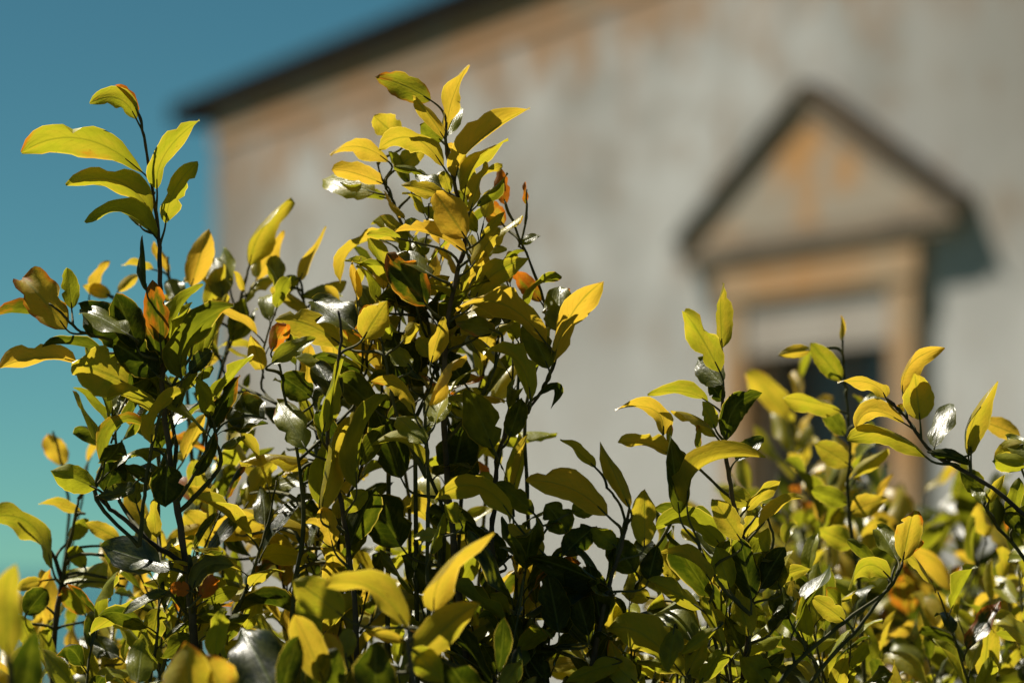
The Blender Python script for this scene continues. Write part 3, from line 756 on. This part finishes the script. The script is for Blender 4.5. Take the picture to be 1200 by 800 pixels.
# --- 4 far right sprigs
E_ = Shrub('lemon shrub sending a leaning sprig of pointed yellow leaves across the window jamb', (0.42, 2.86, 0.0))
E_.stem([(1275, 860), (1262, 740), (1215, 622), (1150, 563), (1095, 532), (1062, 490), (1040, 466)], 0, 4.0, 1.2, True)
E_.stem([(1250, 860), (1235, 740), (1200, 655), (1165, 612), (1152, 580)], 2, 3.2, 1.5, True)
E_.stem([(1110, 540), (1130, 535), (1140, 528)], 0, 1.6, 1.1)
E_.stem([(1230, 640), (1205, 570), (1190, 530)], 1, 2.4, 1.2)
for a in [
    (1038, 466, 981, 447, 16, .88, 0, 'u', 0, 1020, 449), (1058, 462, 1102, 405, 20, .92, 0, 'u', 1, 1066, 428), (1078, 492, 1072, 436, 36, .72, 0, 'u', 0), (1060, 496, 1003, 502, 20, .85, 0, 'u', 0, 1022, 482), (1086, 536, 993, 513, 18, .6, 0, 'u', -1, 1042, 508),
    (1095, 524, 1113, 472, 20, .2, .1, 't', 0), (1135, 535, 1170, 447, 22, .68, 0, 'u', 0, 1142, 490), (1138, 532, 1140, 492, 10, .1, 0, 'u', 0), (1090, 530, 1141, 546, 32, .05, 0, 'u', -1), (1060, 486, 1052, 474, 12, .8, .5, 'u', 1), (1040, 478, 1018, 465, 12, .3, 0, 't', 2),
    (1196, 513, 1150, 494, 26, .85, .1, 'u', 15), (1205, 545, 1160, 540, 30, .5, 0, 'u', 0), (1200, 520, 1165, 535, 28, .65, 0, 'u', 1), (1215, 540, 1178, 510, 20, .3, 0, 't', 0),
    (1157, 590, 1178, 556, 18, .7, 0, 'u', 1), (1185, 612, 1196, 560, 20, .3, 0, 'u', 1), (1190, 615, 1215, 585, 22, .4, 0, 'u', 0), (1152, 575, 1125, 552, 26, .1, 0, 'u', 1), (1178, 600, 1200, 625, 26, .1, 0, 'u', 0), (1152, 590, 1140, 565, 14, .4, 0, 't', 0),
]: E_.leaf(*a[:7], side=a[7], dep=a[8], cx=a[9] if len(a) > 9 else None, cy=a[10] if len(a) > 10 else None)

# --- 5 soft sprigs behind, left of the centre
B = Shrub('lemon shrub with bright yellow leaves behind the lone tall shoot', (-0.30, 3.08, 0.0))
B.stem([(60, 870), (64, 740), (72, 680), (55, 640), (15, 597)], 14, 4.2, 1.8, True)
B.stem([(72, 682), (84, 625), (92, 585)], 14, 3.2, 1.6)
B.stem([(240, 870), (228, 600), (215, 420), (200, 335), (196, 300)], 22, 3.4, 1.4, True)
B.stem([(215, 420), (160, 370), (125, 345)], 22, 2.4, 1.4)
B.stem([(228, 560), (260, 430), (285, 340), (292, 310)], 21, 2.6, 1.4)
B.stem([(365, 870), (358, 600), (352, 450), (358, 380), (352, 328)], 17, 3.0, 1.3, True)
B.stem([(64, 740), (80, 620), (76, 560), (62, 505)], 30, 2.4, 1.4)
B.stem([(72, 700), (95, 590), (104, 540)], 30, 2.0, 1.2)
for a in [
    (224, 336, 245, 268, 38, .9, .1, 'u', 20), (105, 345, 126, 305, 13, .9, .2, 'u', 22), (130, 346, 97, 335, 18, .9, .1, 'u', 22), (138, 342, 162, 322, 18, .9, 0, 'u', 22), (180, 316, 142, 309, 12, .85, 0, 'u', 22), (198, 322, 180, 284, 26, .9, 0, 'u', 22),
    (215, 330, 257, 306, 26, .9, 0, 'u', 22), (240, 360, 262, 310, 24, .7, 0, 'u', 20), (262, 350, 250, 300, 22, .3, 0, 't', 19), (270, 340, 262, 290, 20, .4, 0, 't', 20), (250, 395, 268, 340, 30, .75, 0, 'u', 18), (272, 400, 288, 350, 30, .2, 0, 'u', 18), (215, 350, 195, 330, 26, .3, 0, 't', 20),
    (292, 312, 342, 234, 30, .62, 0, 'u', 20, 308, 268), (297, 336, 332, 270, 16, .9, 0, 'u', 22), (350, 330, 383, 266, 15, .88, 0, 'u', 18), (350, 326, 318, 345, 26, .4, 0, 'u', 17), (365, 370, 320, 336, 32, .68, 0, 'u', 16), (372, 350, 405, 330, 24, .8, 0, 'u', 17), (355, 345, 400, 345, 14, .4, 0, 't', 17), (330, 330, 318, 300, 22, .3, 0, 't', 18),
    (75, 546, 56, 508, 37, .9, .35, 'u', 34), (103, 542, 131, 496, 15, .88, .3, 'u', 34), (62, 668, -12, 606, 24, .6, 0, 'u', 12, 36, 614), (95, 600, 45, 590, 16, .7, 0, 'u', 16), (82, 632, 104, 608, 20, .4, 0, 'u', 15), (140, 632, 100, 612, 20, .7, 0, 'u', 14),
    (100, 665, 82, 640, 20, .5, 0, 'u', 14), (50, 680, 18, 690, 16, .7, .1, 'u', 14), (45, 692, 60, 665, 10, .9, .5, 'u', 14), (140, 685, 72, 678, 16, .5, 0, 't', 12), (100, 720, 72, 690, 30, .4, .5, 'u', 14), (215, 540, 240, 485, 24, .88, .1, 'u', 12), (210, 470, 200, 440, 24, .6, .1, 'u', 14),
    (255, 560, 300, 500, 26, .55, 0, 'u', 18), (250, 640, 215, 600, 40, .72, 0, 'u', 14), (195, 640, 240, 615, 24, .8, 0, 'u', 12), (170, 660, 190, 625, 30, .7, 0, 'u', 12),
    (60, 790, 55, 735, 30, .5, 0, 'u', 12), (30, 720, 55, 690, 30, .05, 0, 'u', 12), (40, 760, 20, 720, 26, .45, 0, 'u', 12), (20, 800, 30, 755, 30, .1, 0, 'u', 12), (100, 790, 80, 760, 30, .55, 0, 'u', 12), (140, 770, 95, 750, 28, .05, 0, 't', 12), (150, 800, 120, 770, 30, .7, 0, 'u', 12),
]: B.leaf(*a[:7], side=a[7], dep=a[8], cx=a[9] if len(a) > 9 else None, cy=a[10] if len(a) > 10 else None)

# --- 6 soft shrub behind on the right
T = Shrub('golden-leaved lemon shrub before the window, behind the leaning sprig', (0.36, 3.45, 0.0))
T.stem([(1015, 860), (1008, 700), (994, 590), (996, 520), (990, 450), (987, 398)], 20, 3.0, 1.2, True)
for a in [
    (950, 410, 912, 416, 18, .82, .05, 'u', 18), (986, 446, 950, 402, 28, .6, .05, 'u', 17), (987, 400, 986, 370, 15, .75, .35, 'u', 18), (986, 482, 917, 466, 20, .65, .1, 'u', 18), (1008, 490, 1028, 458, 16, .3, 0, 't', 18), (990, 510, 965, 480, 26, .2, 0, 'u', 19), (996, 545, 955, 520, 30, .75, 0, 'u', 21), (998, 560, 1040, 525, 30, .7, .1, 'u', 22), (994, 590, 950, 575, 26, .4, 0, 'u', 21), (996, 600, 1035, 585, 30, .85, 0, 'u', 20), (1000, 640, 960, 620, 34, .6, 0, 'u', 21), (1006, 680, 1050, 640, 34, .2, 0, 'u', 21), (1006, 700, 970, 680, 34, .5, 0, 'u', 20),
]: T.leaf(*a[:7], side=a[7], dep=a[8])

# --- 7 leaves close to the lens at the bottom
F_ = Shrub('lemon shrub in front with large soft yellow leaves low before the others', (-0.14, 2.52, 0.0))
F_.stem([(490, 900), (488, 820), (480, 770), (478, 735)], -28, 4.0, 1.8, True)
F_.stem([(505, 880), (500, 780), (508, 715)], -22, 3.4, 1.8, True)
F_.stem([(225, 950), (225, 860), (222, 825)], -32, 4.0, 2.0, True)
F_.stem([(330, 950), (330, 850), (325, 800)], -26, 4.0, 2.0, True)
F_.stem([(440, 930), (440, 860), (440, 815)], -28, 4.0, 2.0, True)
F_.stem([(12, 950), (14, 840), (10, 762)], -40, 4.0, 2.0, True)
for a in [
    (478, 736, 384, 684, 30, .72, 0, 'u', -26, 436, 690), (402, 722, 344, 680, 40, .62, 0, 'u', -20), (508, 716, 579, 624, 26, .78, 0, 'u', -22, 524, 664), (480, 776, 562, 706, 42, .75, 0, 'u', -24), (482, 760, 520, 800, 30, .6, 0, 'u', -24),
    (475, 750, 430, 742, 22, .88, .2, 'u', -20), (440, 822, 440, 752, 76, .05, 0, 'u', -28), (225, 832, 218, 752, 76, .82, .3, 'u', -32), (265, 820, 240, 768, 40, .85, .35, 'u', -30), (325, 815, 282, 735, 60, .08, 0, 't', -26), (330, 810, 350, 745, 28, .05, 0, 'u', -26), (10, 770, 4, 666, 30, .7, 0, 'u', -42), (25, 830, 40, 740, 34, .05, 0, 'u', -38),
    (380, 800, 345, 720, 34, .85, .1, 'u', -24), (400, 790, 380, 740, 34, .9, .35, 'u', -20), (405, 770, 408, 735, 20, .4, 0, 't', -18), (370, 830, 395, 760, 44, .05, 0, 'u', -24), (560, 830, 520, 770, 50, .02, 0, 'u', -20),
]: F_.leaf(*a[:7], side=a[7], dep=a[8], cx=a[9] if len(a) > 9 else None, cy=a[10] if len(a) > 10 else None)

# --- ordinary shoots that fill the body of each shrub
def fill(s, seed, n, xr, env, deps, ln=(180, 300), nleaf=(7, 11), yel=(0.1, 0.8), size=(0.034, 0.058), down=150, attach=False):
    rng = random.Random(seed)
    for i in range(n):
        x = xr[0] + (xr[1] - xr[0]) * ((i + rng.random()) / n)
        y0 = env(x)
        y = y0 + rng.random() ** 1.2 * down
        shoot(s, x, y, rng.uniform(*deps), rng.uniform(*ln), rng, rng.randint(*nleaf), size, yel, attach=attach)

def lerp_env(pts):
    def f(x):
        for (x0, y0), (x1, y1) in zip(pts, pts[1:]):
            if x0 <= x <= x1: return y0 + (y1 - y0) * (x - x0) / (x1 - x0)
        return pts[-1][1] if x > pts[-1][0] else pts[0][1]
    return f
BIG = (0.036, 0.064)
G_ = Shrub('leafy lemon shrub filling the space between the lone shoot and the tallest crown', (-0.10, 2.98, 0.0))
fill(G_, 11, 19, (300, 640), lerp_env([(300, 430), (380, 360), (440, 310), (520, 280), (590, 360), (640, 480)]), (3, 16), ln=(160, 260), down=300, size=BIG, yel=(.0, .9), nleaf=(9, 11))
cr = random.Random(41)
for (x, y, dp) in ((548, 212, 3), (566, 262, 3), (503, 238, 4), (478, 262, 7), (590, 320, 2), (540, 330, 4), (455, 330, 6), (420, 360, 5), (600, 390, 3), (330, 350, 14), (300, 330, 20), (250, 350, 22)):
    shoot(C, x, y, dp, 120, cr, 7, (0.030, 0.048), (0.25, 1.0), r0=1.8, attach=True)
fill(C, 12, 7, (420, 660), lerp_env([(420, 590), (660, 630)]), (-6, 12), yel=(0, .4), down=130, size=BIG, nleaf=(9, 11))  # dark leaf colour deepens the shade in the centre
fill(A, 19, 5, (110, 235), lerp_env([(110, 380), (170, 350), (235, 400)]), (1, 8), ln=(110, 160), down=110, nleaf=(8, 10), yel=(0, .45), attach=True)
fill(A, 13, 9, (100, 290), lerp_env([(100, 700), (200, 610), (290, 580)]), (1, 12), down=130, nleaf=(8, 10), yel=(0, .7))
fill(B, 14, 20, (-10, 420), lerp_env([(-10, 690), (120, 700), (230, 500), (330, 450), (420, 450)]), (12, 34), down=230, nleaf=(9, 11), yel=(.1, .95), size=BIG)
fill(D, 15, 20, (680, 970), lerp_env([(680, 710), (800, 640), (850, 590), (970, 640)]), (0, 18), down=160, size=BIG, yel=(0, .75), nleaf=(9, 11))
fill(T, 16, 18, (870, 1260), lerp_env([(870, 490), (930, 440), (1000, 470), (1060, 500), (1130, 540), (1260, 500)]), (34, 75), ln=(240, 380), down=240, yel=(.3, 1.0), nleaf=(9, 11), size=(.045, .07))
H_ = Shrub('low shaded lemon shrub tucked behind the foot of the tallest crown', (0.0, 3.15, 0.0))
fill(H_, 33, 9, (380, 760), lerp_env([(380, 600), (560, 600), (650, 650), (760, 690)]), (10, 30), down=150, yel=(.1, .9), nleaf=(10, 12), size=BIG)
fill(H_, 31, 3, (620, 715), lerp_env([(600, 640), (680, 600), (735, 620)]), (-6, 3), ln=(140, 200), down=110, yel=(0, .12), nleaf=(10, 12), size=BIG)  # near-black leaf colour stands in for deep shade
U_ = Shrub('lemon shrub with leaves coloured dark for deep shade, behind the golden-leaved shrub', (0.42, 3.75, 0.0))
fill(U_, 26, 26, (860, 1300), lerp_env([(860, 590), (1300, 580)]), (70, 120), ln=(220, 300), down=170, yel=(0, .25), nleaf=(10, 12), size=(.06, .09))  # backing foliage coloured dark to give the deep shade here
fill(E_, 17, 16, (980, 1270), lerp_env([(980, 730), (1100, 690), (1200, 630), (1270, 580)]), (4, 28), down=150, yel=(0, .7), nleaf=(9, 11))
fill(F_, 18, 9, (150, 640), lerp_env([(150, 785), (380, 765), (640, 770)]), (-16, -6), down=40, nleaf=(7, 9), yel=(0, .5), size=BIG)

# shady leaves lower down each shrub, below what the photograph shows
for s, sd in ((A, 1), (C, 2), (D, 3), (E_, 4), (B, 5), (T, 6), (F_, 7), (G_, 8), (U_, 9), (H_, 10)):
    rng = random.Random(900 + sd)
    vs, fs, uvs = [], [], []
    for i in range(160):
        a = rng.uniform(0, 6.28); r = 0.2 * rng.random() ** .5
        p = Vector((math.cos(a) * r, math.sin(a) * r, rng.uniform(0.35, 1.40)))
        d = Vector((math.cos(a), math.sin(a), rng.uniform(-.3, .6))).normalized()
        N = Vector((rng.uniform(-.4, .4), rng.uniform(-.4, .4), 1)); N = (N - d * N.dot(d)).normalized()
        rot = Matrix((d, N.cross(d), N)).transposed()
        me = VAR[rng.randrange(len(VAR))]
        b = len(vs); sz = rng.uniform(.045, .07)
        vs += [p + rot @ (v.co * sz) for v in me.vertices]
        fs += [tuple(b + k for k in pl.vertices) for pl in me.polygons]
        uu = [(0, 0)] * len(me.vertices)
        for lp in me.loops: uu[lp.vertex_index] = tuple(me.uv_layers[0].data[lp.index].uv)
        uvs += uu
    o = link('lower_foliage', mesh('lower_foliage', vs, fs, uvs=uvs), s.o, s.base, M['leaf'])
    o.color = (0.2, 0, .5, 1); o['kind'] = 'stuff'

for o in bpy.data.objects:
    if '_w' in o: del o['_w']
